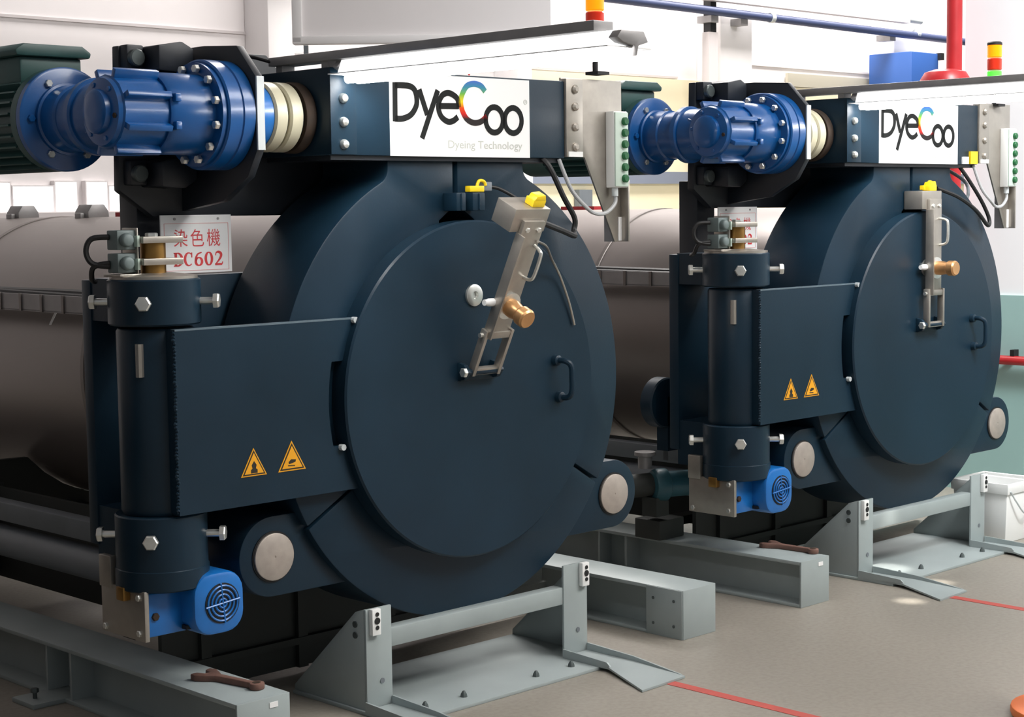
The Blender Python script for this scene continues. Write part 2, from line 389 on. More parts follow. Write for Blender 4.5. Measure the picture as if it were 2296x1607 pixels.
B().box(-1.15, -0.495, AYF-0.0008, AYF+0.02, 1.2605, 1.2655).obj('arm_highlight', 'navy_highlight', door)  # light line on the arm's top edge, painted as a pale strip
for x, z in ((-0.497, 1.258), (-0.556, 0.866)): B().cyl((x, 0.015, z), (x, AYF+0.002, z), 0.010, 10).obj('tack_weld', 'pale_grey', door)
HX, HY = -1.12, 0.175
b = B(); b.lathe([(0.108, 0.725), (0.113, 0.735), (0.113, 1.258), (0.108, 1.266)], (HX, HY, 0), (0, 0, 1), 48)
b.box(-1.155, -1.04, AYF+0.004, 0.17, 0.735, 1.262)
slv = b.obj('hinge_sleeve', 'navy', door)
wb = B()
for i in range(52):
    z = 0.745 + i*0.01; wb.lathe([(0.002, -0.006), (0.005+random.random()*0.002, 0), (0.002, 0.005)], (-1.152+random.uniform(-.003, .003), AYF+0.002, z), (0, -1, 0), 7)
wb.obj('weld_bead', 'navy', door)
b = B(); b.cyl((-1.216, 0.112, 1.13), (-1.216, 0.112, 1.225), 0.012, 8); nm = b.obj('name_tag', 'steel', door)
# door handle
pts = bez([(0.37, 0.0, 1.072), (0.372, -0.045, 1.072), (0.385, -0.062, 1.055), (0.388, -0.064, 1.01), (0.388, -0.062, 0.965), (0.386, -0.045, 0.945), (0.385, 0.0, 0.944)], 6)
b = B(); b.tube(pts, 0.010, 10)
for z, x in ((1.072, 0.37), (0.944, 0.385)): b.lathe([(0.02, 0), (0.018, 0.018), (0.012, 0.022)], (x, 0, z), (0, -1, 0), 14)
b.obj('door_handle', 'navy', door)
b = B(); b.lathe([(0.036, 0), (0.036, 0.008), (0.030, 0.011), (0.013, 0.011), (0.011, 0.002)], (-0.012, 0, 1.314), (0, -1, 0), 24); pg = b.obj('vent_plug', 'zinc', door)
# warning triangles on the arm
def sticker(parent, cx, z0, w, h, kind):
    def tri(k): return [(cx-w/2*k, z0+h/3*(1-k)), (cx+w/2*k, z0+h/3*(1-k)), (cx, z0+h/3+h*2/3*k)]
    b = B(); b.mat(0).prism(tri(1.0), 'y', AYF-0.0015, AYF); b.mat(1).prism(tri(0.88), 'y', AYF-0.0021, AYF-0.0015); b.mat(0).prism(tri(0.74), 'y', AYF-0.0027, AYF-0.0021); b.mat(1)
    zc = z0+h*0.32
    if kind == 0: b.prism([(cx-0.012, zc-0.018), (cx+0.012, zc-0.018), (cx+0.012, zc-0.008), (cx+0.006, zc-0.004), (cx+0.009, zc+0.006), (cx, zc+0.018), (cx-0.009, zc+0.006), (cx-0.006, zc-0.004), (cx-0.012, zc-0.008)], 'y', AYF-0.0032, AYF-0.0027)
    else:
        b.prism([(cx-0.014, zc-0.002), (cx-0.004, zc+0.006), (cx+0.014, zc+0.004), (cx+0.012, zc-0.003), (cx, zc-0.006), (cx-0.012, zc-0.008)], 'y', AYF-0.0032, AYF-0.0027)
        b.prism([(cx-0.016, zc-0.014), (cx+0.010, zc-0.016), (cx+0.010, zc-0.013), (cx-0.016, zc-0.011)], 'y', AYF-0.0032, AYF-0.0027)
    return b.obj('warning_sticker', ['sticker_orange', 'sticker_black'], parent)
st1 = sticker(door, -0.888, 0.815, 0.094, 0.084, 0); st2 = sticker(door, -0.747, 0.815, 0.104, 0.091, 1)
st1['label'] = 'orange triangular sticker with a flame'; st2['label'] = 'orange triangular sticker with a hand'
# latch arm (built upright about its pivot, then swung out)
PV = Vector((0.0, -0.035, 1.068))
def L(x, y, z): return (PV.x+x, PV.y+y, PV.z+z)
b = B()
poly = [(-0.048, 0.13), (0.048, 0.13), (0.046, 0.545), (-0.046, 0.545)]
b.prism([(PV.x+x, PV.z+z) for x, z in poly], 'y', PV.y-0.008, PV.y+0.008)
b.box(PV.x-0.052, PV.x-0.044, PV.y-0.03, PV.y+0.012, PV.z+0.13, PV.z+0.50)
latch = b.obj('latch_arm', 'steel', M, origin=PV, bevel=0.003)
b = B()
for s in (-1, 1):
    b.prism([(PV.y-0.016, PV.z-0.012), (PV.y+0.014, PV.z-0.012), (PV.y+0.014, PV.z+0.155), (PV.y-0.016, PV.z+0.155)], 'x', PV.x+s*0.056-0.007, PV.x+s*0.056+0.007)
b.box(PV.x-0.062, PV.x+0.062, PV.y-0.014, PV.y+0.012, PV.z+0.125, PV.z+0.15); b.box(PV.x-0.055, PV.x+0.055, PV.y-0.01, PV.y+0.01, PV.z-0.012, PV.z+0.012)
b.obj('clevis_link', 'steel', latch, bevel=0.003)
b = B(); b.cyl(L(-0.075, 0, 0.135), L(0.07, 0, 0.135), 0.008, 10); b.obj('clevis_pin', 'zinc', latch)
b = B(); b.lathe([(0.047, 0), (0.047, 0.008), (0.03, 0.010)], L(0, -0.008, 0.245), (0, -1, 0), 24); b.obj('knob_washer', 'zinc', latch)
b = B(); b.lathe([(0.030, 0.008), (0.031, 0.03), (0.027, 0.05), (0.027, 0.06), (0.033, 0.068), (0.033, 0.095), (0.028, 0.102)], L(0, -0.008, 0.245), (0, -1, 0), 28); b.obj('latch_knob', 'bronze', latch)
b = B(); b.tube(bez([L(0.03, -0.008, 0.46), L(0.03, -0.035, 0.455), L(0.03, -0.048, 0.44), L(0.03, -0.048, 0.37), L(0.03, -0.035, 0.35), L(0.03, -0.008, 0.345)], 5), 0.006, 8); b.obj('latch_grip', 'zinc', latch)
b = B(); b.box(PV.x-0.085, PV.x+0.07, PV.y+0.008, PV.y+0.10, PV.z+0.50, PV.z+0.58); b.obj('sensor_box', 'steel', latch, bevel=0.003)
b = B(); b.box(PV.x-0.005, PV.x+0.05, PV.y+0.02, PV.y+0.06, PV.z+0.58, PV.z+0.605); b.prism([(PV.x-0.005, PV.z+0.60), (PV.x+0.05, PV.z+0.60), (PV.x+0.04, PV.z+0.622), (PV.x+0.005, PV.z+0.618)], 'y', PV.y+0.02, PV.y+0.055); b.obj('sensor_plug', 'yellow', latch, bevel=0.003)
for x in (-0.025, 0.025): B().hexbolt(L(x, -0.008, 0.515), (0, -1, 0), 0.009, 0.006).obj('bolt', 'zinc', latch)
b = B(); b.lathe([(0.013, 0), (0.013, 0.02), (0.010, 0.03), (0.010, 0.04)], L(-0.052, 0.01, 0.25), (-1, 0, 0), 14); b.obj('bar_nut', 'white_plate', latch)
# pivot bracket on the door
b = B(); b.cyl((-0.092, -0.035, 1.066), (0.078, -0.035, 1.066), 0.012, 12)
for x in (-0.078, 0.068): b.prism([(0.0, 1.035), (0.0, 1.097), (-0.03, 1.09), (-0.05, 1.066), (-0.03, 1.042)], 'x', x-0.009, x+0.009)
b.box(-0.085, 0.078, -0.012, 0.0, 1.035, 1.062)
pb = b.obj('latch_bracket', 'navy', M, bevel=0.002)
B().hexbolt((-0.087, -0.035, 1.066), (-1, 0, 0), 0.016, 0.012).obj('bracket_nut', 'zinc', pb)
# roller lugs
for s in (-1, 1):
    cx = s*0.773
    if s < 0: poly = arc(cx, 0.545, 0.125, 90, 270, 24) + [(-0.35, 0.42), (-0.35, 0.67)]
    else: poly = arc(cx, 0.545, 0.125, -90, 90, 24) + [(0.35, 0.67), (0.35, 0.42)]
    lug = B().prism(poly, 'y', 0.102, 0.33).obj('roller_lug', 'navy', M, bevel=0.005)
    B().lathe([(0.079, 0), (0.079, 0.004)], (cx, 0.1025, 0.545), (0, -1, 0), 40).obj('roller_seat', 'black', lug)
    b = B(); b.lathe([(0.073, 0), (0.073, 0.010), (0.070, 0.012), (0.004, 0.012), (0.003, 0.010)], (cx, 0.1025, 0.545), (0, -1, 0), 40); b.obj('roller', 'roller_steel', lug)
# hinge plate and collars
b = B(); b.prism([(-1.185, 0.60), (-0.30, 0.60), (-0.30, 1.405), (-1.185, 1.40)], 'y', 0.42, 0.47); hp = b.obj('hinge_plate', 'navy', M, bevel=0.004)
S2 = math.sqrt(0.5)
for z0, z1, zb in ((1.275, 1.408, 1.341), (0.535, 0.724, 0.657)):
    b = B(); b.lathe([(0.129, z0), (0.134, z0+0.005), (0.134, z1-0.004), (0.130, z1)], (HX, HY, 0), (0, 0, 1), 56); b.box(HX-0.06, HX+0.115, HY, 0.43, z0+0.004, z1-0.003)
    if z0 < 1: b.lathe([(0.130, 0.505), (0.137, 0.51), (0.137, 0.565), (0.130, 0.57)], (HX, HY, 0), (0, 0, 1), 56)
    c = b.obj('hinge_collar', 'navy', M, angle=30)
    for dx, dy in ((-1, -1), (1, -1), (-1, 1)):
        d = Vector((dx*S2, dy*S2, 0)); p = Vector((HX, HY, zb)) + d*0.128
        front = (dx, dy) == (-1, -1)
        B().hexbolt(p, d, 0.0225, 0.017, 0.012 if front else 0.045, 0.011).obj('bolt', 'zinc', c, angle=25)
# hinge cap with brass cam and limit switches
b = B(); b.lathe([(0.126, 1.408), (0.126, 1.416), (0.06, 1.424), (0.05, 1.424)], (HX, HY, 0), (0, 0, 1), 48); cap = b.obj('hinge_cap', 'steel', M, angle=25)
B().cyl((HX, HY, 1.424), (HX, HY, 1.528), 0.037, 28).obj('cam_post', 'brass', cap)
for z in (1.457, 1.520):
    b = B(); b.prism([(HX-0.062, HY-0.048), (HX+0.035, HY-0.048), (HX+0.066, HY-0.058), (HX+0.072, HY-0.030), (HX+0.045, HY+0.03), (HX-0.05, HY+0.035)], 'z', z-0.0095, z+0.0095)
    b.obj('cam_lever', 'steel', cap, bevel=0.002)
B().hexbolt((HX-0.01, HY-0.01, 1.528), (0, 0, 1), 0.018, 0.012).obj('bolt', 'zinc', cap)
b = B(); b.box(HX-0.065, HX-0.060, HY-0.02, HY+0.06, 1.416, 1.555); b.box(HX-0.13, HX-0.05, HY-0.03, HY+0.06, 1.416, 1.424); b.obj('switch_bracket', 'steel', cap, bevel=0.002)
for z in (1.437, 1.503):
    b = B(); b.box(HX-0.125, HX-0.060, HY-0.012, HY+0.045, z-0.010, z+0.046); b.lathe([(0.020, 0), (0.020, 0.018), (0.014, 0.022)], (HX-0.10, HY-0.012, z+0.018), (0, -1, 0), 20)
    ls = b.obj('limit_switch', 'limit_grey', cap, bevel=0.004)
    ls2 = B().box(HX-0.070, HX-0.062, HY-0.03, HY-0.012, z-0.002, z+0.03).obj('switch_roller', 'box_green', cap)
b = B(); b.tube(bez([(HX-0.125, HY+0.03, 1.53), (HX-0.165, HY+0.06, 1.525), (HX-0.178, HY+0.07, 1.49), (HX-0.165, HY+0.06, 1.455), (HX-0.125, HY+0.03, 1.445)], 6), 0.008, 8)
b.tube(bez([(HX-0.125, HY+0.03, 1.455), (HX-0.16, HY+0.06, 1.445), (HX-0.15, HY+0.09, 1.41), (HX-0.11, HY+0.14, 1.40)], 5), 0.008, 8); b.obj('switch_cable', 'black', cap)
# top beam
b = B(); b.box(-0.568, 0.46, 0.03, 0.38, 1.766, 2.032); beam = b.obj('top_beam', 'navy', M, bevel=0.004)
B().box(-0.56, 0.455, 0.045, 0.37, 1.752, 1.767).obj('beam_lip', 'navy_dark', beam)
B().box(-0.571, -0.470, 0.026, 0.031, 1.768, 2.03).obj('end_strip', 'navy', beam, bevel=0.001)
for z in (1.939, 1.867, 1.799): B().lathe([(0.0155, 0), (0.0155, 0.006), (0.011, 0.014), (0.004, 0.017)], (-0.523, 0.026, z), (0, -1, 0), 16).obj('bolt', 'zinc', beam)
# rear yoke plate, post and gear mount
poly = [(-1.05, 2.10), (-1.06, 1.665), (-0.945, 1.586), (0.25, 1.58), (0.25, 2.05), (-0.45, 2.05), (-0.50, 2.10)]
yoke = B().prism(poly, 'y', 0.44, 0.475).obj('yoke_plate', 'navy_dark', M, bevel=0.004)
b = B(); b.box(-0.965, -0.85, 0.50, 0.60, 0.62, 1.70); b.obj('yoke_post', 'navy_dark', M, bevel=0.004)
for z in (2.062, 1.716):
    b = B(); b.box(-1.045, -0.985, 0.40, 0.445, z-0.035, z+0.04); b.prism([(-0.985, z-0.04), (-0.90, z-0.045), (-0.86, z-0.02), (-0.86, z+0.03), (-0.90, z+0.05), (-0.985, z+0.035)], 'y', 0.32, 0.445)
    b.obj('yoke_block', 'navy_dark', yoke, bevel=0.006)
    B().hexbolt((-1.018, 0.40, z), (0, -1, 0), 0.026, 0.02, seg=12).obj('bolt', 'dark_bolt', yoke)
poly = [(0.040, 1.778), (0.040, 1.994), (0.132, 2.089), (0.30, 2.10), (0.45, 2.10), (0.45, 1.60), (0.22, 1.63), (0.09, 1.70)]
gm = B().prism(poly, 'x', -0.838, -0.812).obj('gear_mount', 'navy_dark', M, bevel=0.002)
B().box(-0.838, -0.812, 0.034, 0.0405, 1.778, 1.994).obj('mount_edge', 'pale_grey', gm)
# lower rail and pipe beside the vessel, cradles
b = B(); b.box(-0.83, -0.77, 0.48, 4.3, 0.470, 0.540); b.obj('side_rail', 'pipe_grey', M, bevel=0.004)
b = B(); b.lathe([(0.045, 0), (0.058, 0.01), (0.058, 3.75)], (-0.80, 0.52, 0.388), (0, 1, 0), 24); b.obj('drain_pipe', 'pipe_grey', M)
for y in (0.78, 2.2, 3.6):
    pts = [(-0.62, 0.188), (0.62, 0.188), (0.62, 0.62)] + [(0.585*math.cos(a), ZC+0.585*math.sin(a)) for a in [-0.72-i*0.17 for i in range(11)]] + [(-0.62, 0.62)]
    cr = B().prism(pts, 'y', y, y+0.03).obj('cradle', 'frame_dark', M)
    for x in (-0.62, -0.2, 0.2, 0.62): B().box(x-0.02, x+0.02, y-0.05, y+0.08, 0.188, 0.40).obj('cradle_rib', 'frame_dark', cr)
    b = B(); b.box(-0.86, 0.90, y-0.02, y+0.05, 0.187, 0.225); b.obj('cradle_tie', 'frame_dark', cr)
    B().box(-0.83, -0.55, y, y+0.03, 0.48, 0.53).obj('rail_bracket', 'pipe_grey', cr)
sk = B().box(-0.86, 0.90, 0.60, 0.62, 0.02, 0.33).obj('skirt_panel', 'frame_dark', M)
for x in (-0.70, -0.30, 0.10, 0.5): B().box(x-0.02, x+0.02, 0.58, 0.60, 0.02, 0.33).obj('skirt_rib', 'frame_dark', sk)
for z in (0.115, 0.32): B().box(-0.86, 0.90, 0.575, 0.60, z-0.012, z+0.012).obj('skirt_rail', 'frame_dark', sk)
B().box(-0.60, -0.58, 0.62, 4.2, 0.16, 0.52).obj('shade_sheet', 'frame_dark', M)  # dark sheet added to deepen the shade under the vessel
# hoses and cables
b = B(); b.tube(bez([(0.36, 0.06, 1.77), (0.37, 0.02, 1.74), (0.42, 0.0, 1.635), (0.475, 0.0, 1.56), (0.47, 0.0, 1.515), (0.42, -0.05, 1.50), (0.25, -0.16, 1.52), (0.07, -0.24, 1.55)], 6), 0.010, 8)
cb = b.obj('latch_cable', 'black', M)
b = B(); b.tube(bez([(0.10, 0.04, 1.67), (0.14, 0.02, 1.66), (0.19, -0.02, 1.62), (0.12, -0.12, 1.58), (-0.02, -0.22, 1.575)], 6), 0.006, 8); cb2 = b.obj('plug_cable', 'black', M)
b = B(); b.tube(bez([(0.03, -0.26, 1.49), (0.15, -0.18, 1.47), (0.30, -0.06, 1.42), (0.38, -0.02, 1.36), (0.43, -0.012, 1.27), (0.46, -0.008, 1.19)], 6), 0.0045, 8); cb3 = b.obj('earth_wire', 'steel', M)
for c in (latch,): c.rotation_euler = (math.radians(26), 0, 0)

# ------------------------------------------------------------------ main gear motor
AY, AZ = 0.20, 1.885
G = thing('gear_motor', 'blue gear motor with green motor on the nearer machine', 'motor', (-1.1, 0.3, 1.72), 'machine drives')
X = (1, 0, 0)
def ax(prof, seg=48): return B().lathe([(r, x) for r, x in prof], (0, AY, AZ), X, seg)
ax([(0.098, -0.812), (0.098, -0.725), (0.08, -0.72)]).obj('output_hub', 'motor_blue', G)
ax([(0.092, -0.735), (0.092, -0.57)]).obj('coupling_core', 'black', G)
for x0, x1 in ((-0.725, -0.676), (-0.668, -0.618)): ax([(0.100, x0), (0.107, x0+0.006), (0.107, x1-0.006), (0.100, x1)]).obj('coupling_ring', 'cream_rubber', G)
ax([(0.106, -0.608), (0.110, -0.60), (0.110, -0.575), (0.106, -0.57)]).obj('rusty_collar', 'rust', G)
ax([(0.158, -0.935), (0.163, -0.93), (0.163, -0.890), (0.159, -0.887), (0.159, -0.883), (0.163, -0.880), (0.163, -0.842), (0.158, -0.838)], 64).obj('ring_gear_case', 'gear_blue', G)
fl = ax([(0.118, -0.985), (0.121, -0.952), (0.153, -0.950), (0.153, -0.935)], 64).obj('flange', 'gear_blue', G)
for k in range(12):
    a = math.radians(15+30*k); p = (-0.950, AY-0.137*math.cos(a), AZ+0.137*math.sin(a))
    B().hexbolt(p, (-1, 0, 0), 0.0125, 0.014, 0.006).obj('bolt', 'zinc', G, angle=25)
ax([(0.112, -1.10), (0.119, -1.09), (0.119, -0.98)], 48).obj('stage_case', 'gear_blue', G)
body = ax([(0.085, -1.262), (0.106, -1.245), (0.106, -1.09)], 16).obj('bevel_case', 'gear_blue', G)
for k in range(8):
    a = math.radians(22.5+45*k); c, s = math.cos(a), math.sin(a)
    b = B(); u = Vector((0, c, s)); w = Vector((0, -s, c)); o = Vector((0, AY, AZ))
    P = [o+u*0.10-w*0.009, o+u*0.10+w*0.009, o+u*0.130+w*0.009, o+u*0.130-w*0.009]
    b.add([q+Vector((-1.245, 0, 0)) for q in P]+[q+Vector((-1.10, 0, 0)) for q in P], [(0,1,2,3),(7,6,5,4),(0,4,5,1),(1,5,6,2),(2,6,7,3),(3,7,4,0)])
    b.obj('rib', 'gear_blue', body, bevel=0.003)
for z in (-0.04, 0.04): B().box(-1.095, -1.075, AY-0.129, AY-0.10, AZ+z-0.012, AZ+z+0.012).obj('lug', 'gear_blue', body, bevel=0.003)
b = ax([(0.02, -1.292), (0.052, -1.290), (0.062, -1.283), (0.064, -1.268), (0.096, -1.262), (0.100, -1.25)], 40); b.obj('end_cover', 'gear_blue', G)
for k in range(6):
    a = math.radians(60*k+10); B().hexbolt((-1.262, AY+0.080*math.cos(a), AZ+0.080*math.sin(a)), (-1, 0, 0), 0.008, 0.007).obj('bolt', 'rust' if k == 3 else 'gear_blue', G)
MX_, MZ = -1.158, 1.882
Yd = (0, 1, 0)
def ay(prof, seg=48): return B().lathe([(r, y) for r, y in prof], (MX_, 0, MZ), Yd, seg)
ay([(0.094, 0.24), (0.098, 0.30), (0.103, 0.335), (0.103, 0.40), (0.094, 0.402), (0.094, 0.47), (0.101, 0.475), (0.101, 0.545), (0.108, 0.548), (0.108, 0.565)]).obj('input_neck', 'gear_blue', G, angle=28)
ay([(0.108, 0.365), (0.114, 0.37), (0.114, 0.392), (0.106, 0.397)]).obj('neck_ring', 'gear_blue', G)
ay([(0.150, 0.562), (0.157, 0.566), (0.157, 0.588), (0.152, 0.592)], 56).obj('motor_flange', 'gear_blue', G)
for k in range(6):
    a = math.radians(60*k); B().hexbolt((MX_+0.122*math.cos(a), 0.5625, MZ+0.122*math.sin(a)), (0, -1, 0), 0.012, 0.011).obj('bolt', 'zinc' if k in (1, 2, 4, 5) else 'gear_blue', G, angle=25)
mot = ay([(0.156, 0.592), (0.156, 0.625), (0.132, 0.635), (0.132, 1.10), (0.150, 1.105), (0.150, 1.26), (0.12, 1.28)], 40).obj('motor', 'motor_green', G)
for k in range(28):
    a = math.radians(360/28*(k+0.5)); 
    if 50 < math.degrees(a) < 130: continue
    c, s = math.cos(a), math.sin(a); u = Vector((c, 0, s)); w = Vector((-s, 0, c)); o = Vector((MX_, 0, MZ)); b = B()
    P = [o+u*0.128-w*0.004, o+u*0.128+w*0.004, o+u*0.156+w*0.003, o+u*0.156-w*0.003]
    b.add([q+Vector((0, 0.64, 0)) for q in P]+[q+Vector((0, 1.10, 0)) for q in P], [(0,1,2,3),(7,6,5,4),(0,4,5,1),(1,5,6,2),(2,6,7,3),(3,7,4,0)])
    b.obj('fin', 'motor_green', mot)
b = B(); b.box(-1.255, -1.045, 0.66, 1.06, 1.99, 2.075); tb = b.obj('terminal_box', 'motor_green', G, bevel=0.008)
b = B(); b.prism([(-1.275, 2.075), (-1.025, 2.075), (-1.02, 2.092), (-1.05, 2.112), (-1.25, 2.112), (-1.28, 2.092)], 'y', 0.64, 1.08); b.obj('box_lid', 'motor_green', tb, bevel=0.006)

# ------------------------------------------------------------------ hinge gear motor
H = thing('hinge_gear_motor', 'small bright blue gear motor under the nearer door hinge', 'motor', (-1.1, 0.2, 0.364), 'hinge drives')
B().box(-1.222, -1.085, 0.105, 0.30, 0.372, 0.502).obj('gear_case', 'motor_blue', H, bevel=0.006)
sp_ = B().box(-1.238, -1.222, 0.092, 0.325, 0.364, 0.512).obj('side_plate', 'steel', H, bevel=0.003)
for y, z in ((0.118, 0.388), (0.118, 0.492), (0.30, 0.382)): B().hexbolt((-1.238, y, z), (-1, 0, 0), 0.010, 0.009).obj('bolt', 'zinc', H)
B().box(-1.244, -1.222, 0.262, 0.325, 0.50, 0.595).obj('torque_bracket', 'steel', H, bevel=0.003)
B().box(-1.262, -1.238, 0.165, 0.205, 0.478, 0.518).obj('bracket_block', 'brass', H, bevel=0.003)
B().cyl((HX, HY, 0.49), (HX, HY, 0.52), 0.05, 24).obj('drive_shaft', 'dark_bolt', H)
B().hexbolt((-1.196, 0.105, 0.432), (0, -1, 0), 0.012, 0.008).obj('drain_plug', 'rust', H)
FX, FZ = -1.018, 0.452
def rr(w, h, c, n=5):
    out = []
    for sx, sz, a0 in ((1, 1, 0), (-1, 1, 90), (-1, -1, 180), (1, -1, 270)): out += arc(FX+sx*(w-c), FZ+sz*(h-c), c, a0, a0+90, n)
    return out
b = B(); b.prism(rr(0.088, 0.092, 0.062), 'y', 0.035, 0.155); fc = b.obj('fan_cowl', 'motor_blue', H, bevel=0.012)
b = B(); b.lathe([(0.080, 0.15), (0.080, 0.40), (0.06, 0.42)], (FX, 0, FZ), Yd, 32); b.obj('motor', 'motor_blue', H)
B().lathe([(0.060, 0), (0.060, 0.003)], (FX+0.008, 0.0355, FZ), (0, -1, 0), 32).obj('fan_opening', 'black', fc)
for r in (0.013, 0.026, 0.039, 0.052): 
    b = B(); b.tube([(FX+0.008+r*math.cos(2*PI*k/28), 0.031, FZ+r*math.sin(2*PI*k/28)) for k in range(28)], 0.0032, 6, closed=True); b.obj('grille_ring', 'motor_blue', fc)
b = B()
for a in (0.1, 0.1+PI/2): b.tube([(FX+0.008-0.06*math.cos(a), 0.030, FZ-0.06*math.sin(a)), (FX+0.008+0.06*math.cos(a), 0.030, FZ+0.06*math.sin(a))], 0.003, 6)
b.obj('grille_cross', 'motor_blue', fc)
for x, z in ((-0.07, 0.052), (-0.07, -0.065)): B().box(FX+x-0.018, FX+x+0.006, 0.08, 0.11, FZ+z-0.006, FZ+z+0.006).obj('cowl_slot', 'black', fc)

# ------------------------------------------------------------------ name sign above the door
N = thing('name_sign', 'white name sign with rainbow letter on the nearer machine', 'sign', (-0.023, 0.028, 1.766), 'machine name signs')
B().box(-0.333, 0.287, 0.0275, 0.0305, 1.766, 2.026).obj('sign_plate', 'white_plate', N)
y0, y1 = 0.0262, 0.0274; W_ = 0.0195
def letter(nm, strokes, mt='logo_dark'):
    b = B()
    for pts, cl in strokes: ribbon(b, pts, W_, y0, y1, cl)
    return b.obj('letter', mt, N)
sm = lambda pts: [tuple(q) for q in bez(pts, 4)]
letter('D', [([(-0.311, 1.996), (-0.3125, 1.874)], False), (sm([(-0.313, 1.883), (-0.28, 1.884), (-0.246, 1.897), (-0.224, 1.924), (-0.221, 1.95), (-0.229, 1.975), (-0.248, 1.986), (-0.278, 1.988), (-0.311, 1.987)]), False)])
letter('y', [([(-0.210, 1.978), (-0.177, 1.898)], False), ([(-0.130, 1.978), (-0.201, 1.823)], False)])
letter('e', [(sm([(-0.126, 1.928), (-0.08, 1.929), (-0.039, 1.930)]), False), (sm([(-0.039, 1.926), (-0.044, 1.952), (-0.064, 1.966), (-0.087, 1.971), (-0.11, 1.963), (-0.125, 1.942), (-0.128, 1.919), (-0.116, 1.894), (-0.089, 1.879), (-0.065, 1.882), (-0.044, 1.895)]), False)])
letter('C', [(sm([(0.080, 1.982), (0.062, 1.999), (0.031, 2.005), (-0.001, 1.997), (-0.022, 1.971), (-0.030, 1.945), (-0.023, 1.915), (-0.003, 1.889), (0.028, 1.878), (0.06, 1.883), (0.086, 1.900)]), False)], 'rainbow_print')
letter('o', [(arc(0.121, 1.890, 0.040, 0, 348, 28, 0.042), True)]); letter('o', [(arc(0.2085, 1.890, 0.040, 0, 348, 28, 0.042), True)])
b = B(); ribbon(b, arc(0.267, 1.953, 0.0075, 0, 345, 16), 0.0015, y0, y1, True); text_into(b, 'R', 0.2638, 1.949, 0.008, 0.0268); b.obj('letter', 'logo_pale', N)
b = B(); text_into(b, 'Dyeing Technology', -0.088, 1.794, 0.026, 0.0268, 1.12); tl = b.obj('tagline', 'logo_pale', N)
xs = [q.co.x for q in tl.data.vertices]
if xs:
    x0, x1 = min(xs), max(xs)
    for q in tl.data.vertices: q.co.x = -0.065 + (q.co.x-x0)/(x1-x0)*0.338

# ------------------------------------------------------------------ machine number board
S = thing('number_board', 'white board with red lettering beside the nearer hinge', 'sign', (-0.81, 0.41, 1.41), 'machine number boards')
sx0, sx1, sz0, sz1, sy = -0.940, -0.679, 1.409, 1.589, 0.41
B().box(sx0, sx1, sy-0.002, sy+0.003, sz0, sz1).obj('board_plate', 'white_plate', S)
b = B(); fx0, fx1, fz0, fz1 = sx0+0.012, sx1-0.012, sz0+0.008, sz1-0.026
for q in (((fx0, fz0), (fx1, fz0)), ((fx0, fz1), (fx1, fz1)), ((fx0, fz0), (fx0, fz1)), ((fx1, fz0), (fx1, fz1))): ribbon(b, q, 0.0016, sy-0.0028, sy-0.002)
b.obj('border_line', 'pink_line', S)
for x in (sx0+0.05, sx1-0.05): B().cyl((x, sy-0.005, sz1-0.012), (x, sy, sz1-0.012), 0.004, 10).obj('screw', 'tray_steel', S)
for i, ch in enumerate('染色機'):
    b = B(); text_into(b, ch, 0, 0, 0.06, sy-0.0026)
    xs = [q.x for q in b.v]; zs = [q.z for q in b.v]
    if not xs: continue
    a0, a1, c0, c1 = min(xs), max(xs), min(zs), max(zs); k = 0.054
    X0 = sx0+0.046+i*0.061
    for q in b.v: q.x = X0 + (q.x-a0)/(a1-a0)*0.050; q.z = sz1-0.098 + (q.z-c0)/(c1-c0)*k
    b.obj('character', 'red_print', S)
def serif(ch, x, z, w, h):
    b = B(); T = w*0.26; t = w*0.10
    def P(u, v): return (x+u*w, z+v*h)
    def rib(pts, ws): ribbon(b, pts, ws, sy-0.0028, sy-0.002)
    if ch == 'D':
        rib([P(.22, 0), P(.22, 1)], T); rib([P(0, .03), P(.5, .03)], t); rib([P(0, .97), P(.5, .97)], t)
        a = arc(x+w*.40, z+h*.5, w*.48, -90, 90, 16, h*.47); rib(a, [t+(T-t)*max(0, math.cos(math.radians(-90+180*i/16))) for i in range(17)])
    elif ch == 'C':
        a = arc(x+w*.52, z+h*.5, w*.42, 48, 312, 22, h*.47); rib(a, [t+(T-t)*max(0, -math.cos(math.radians(48+264*i/22))) for i in range(23)])
        rib([P(.84, .62), P(.84, .99)], t); 
    elif ch == '6':
        a = arc(x+w*.5, z+h*.31, w*.34, 0, 348, 24, h*.29); ribbon(b, a, [t+(T-t)*abs(math.cos(math.radians(348*i/24))) for i in range(25)], sy-0.0028, sy-0.002, True)
        rib([tuple(q) for q in bez([P(.17, .34), P(.20, .60), P(.40, .86), P(.82, .98)], 5)], [T-(T-t)*i/15 for i in range(16)])
    elif ch == '0':
        a = arc(x+w*.5, z+h*.5, w*.34, 0, 348, 28, h*.47); ribbon(b, a, [t+(T-t)*abs(math.cos(math.radians(348*i/28))) for i in range(29)], sy-0.0028, sy-0.002, True)
    elif ch == '2':
        rib([tuple(q) for q in bez([P(.14, .72), P(.22, .92), P(.48, .98), P(.74, .86), P(.74, .64), P(.50, .36), P(.12, .06)], 4)], [t+(T-t)*math.sin(PI*min(1, max(0, (i-3)/20)))for i in range(25)])
        rib([P(.08, .06), P(.86, .06)], T*.7); rib([P(.86, .06), P(.92, .24)], t)
    b.obj('character', 'red_print', S)
for i, ch in enumerate('DC602'): serif(ch, sx0+0.044+i*0.0375, sz0+0.022, 0.034, 0.042)

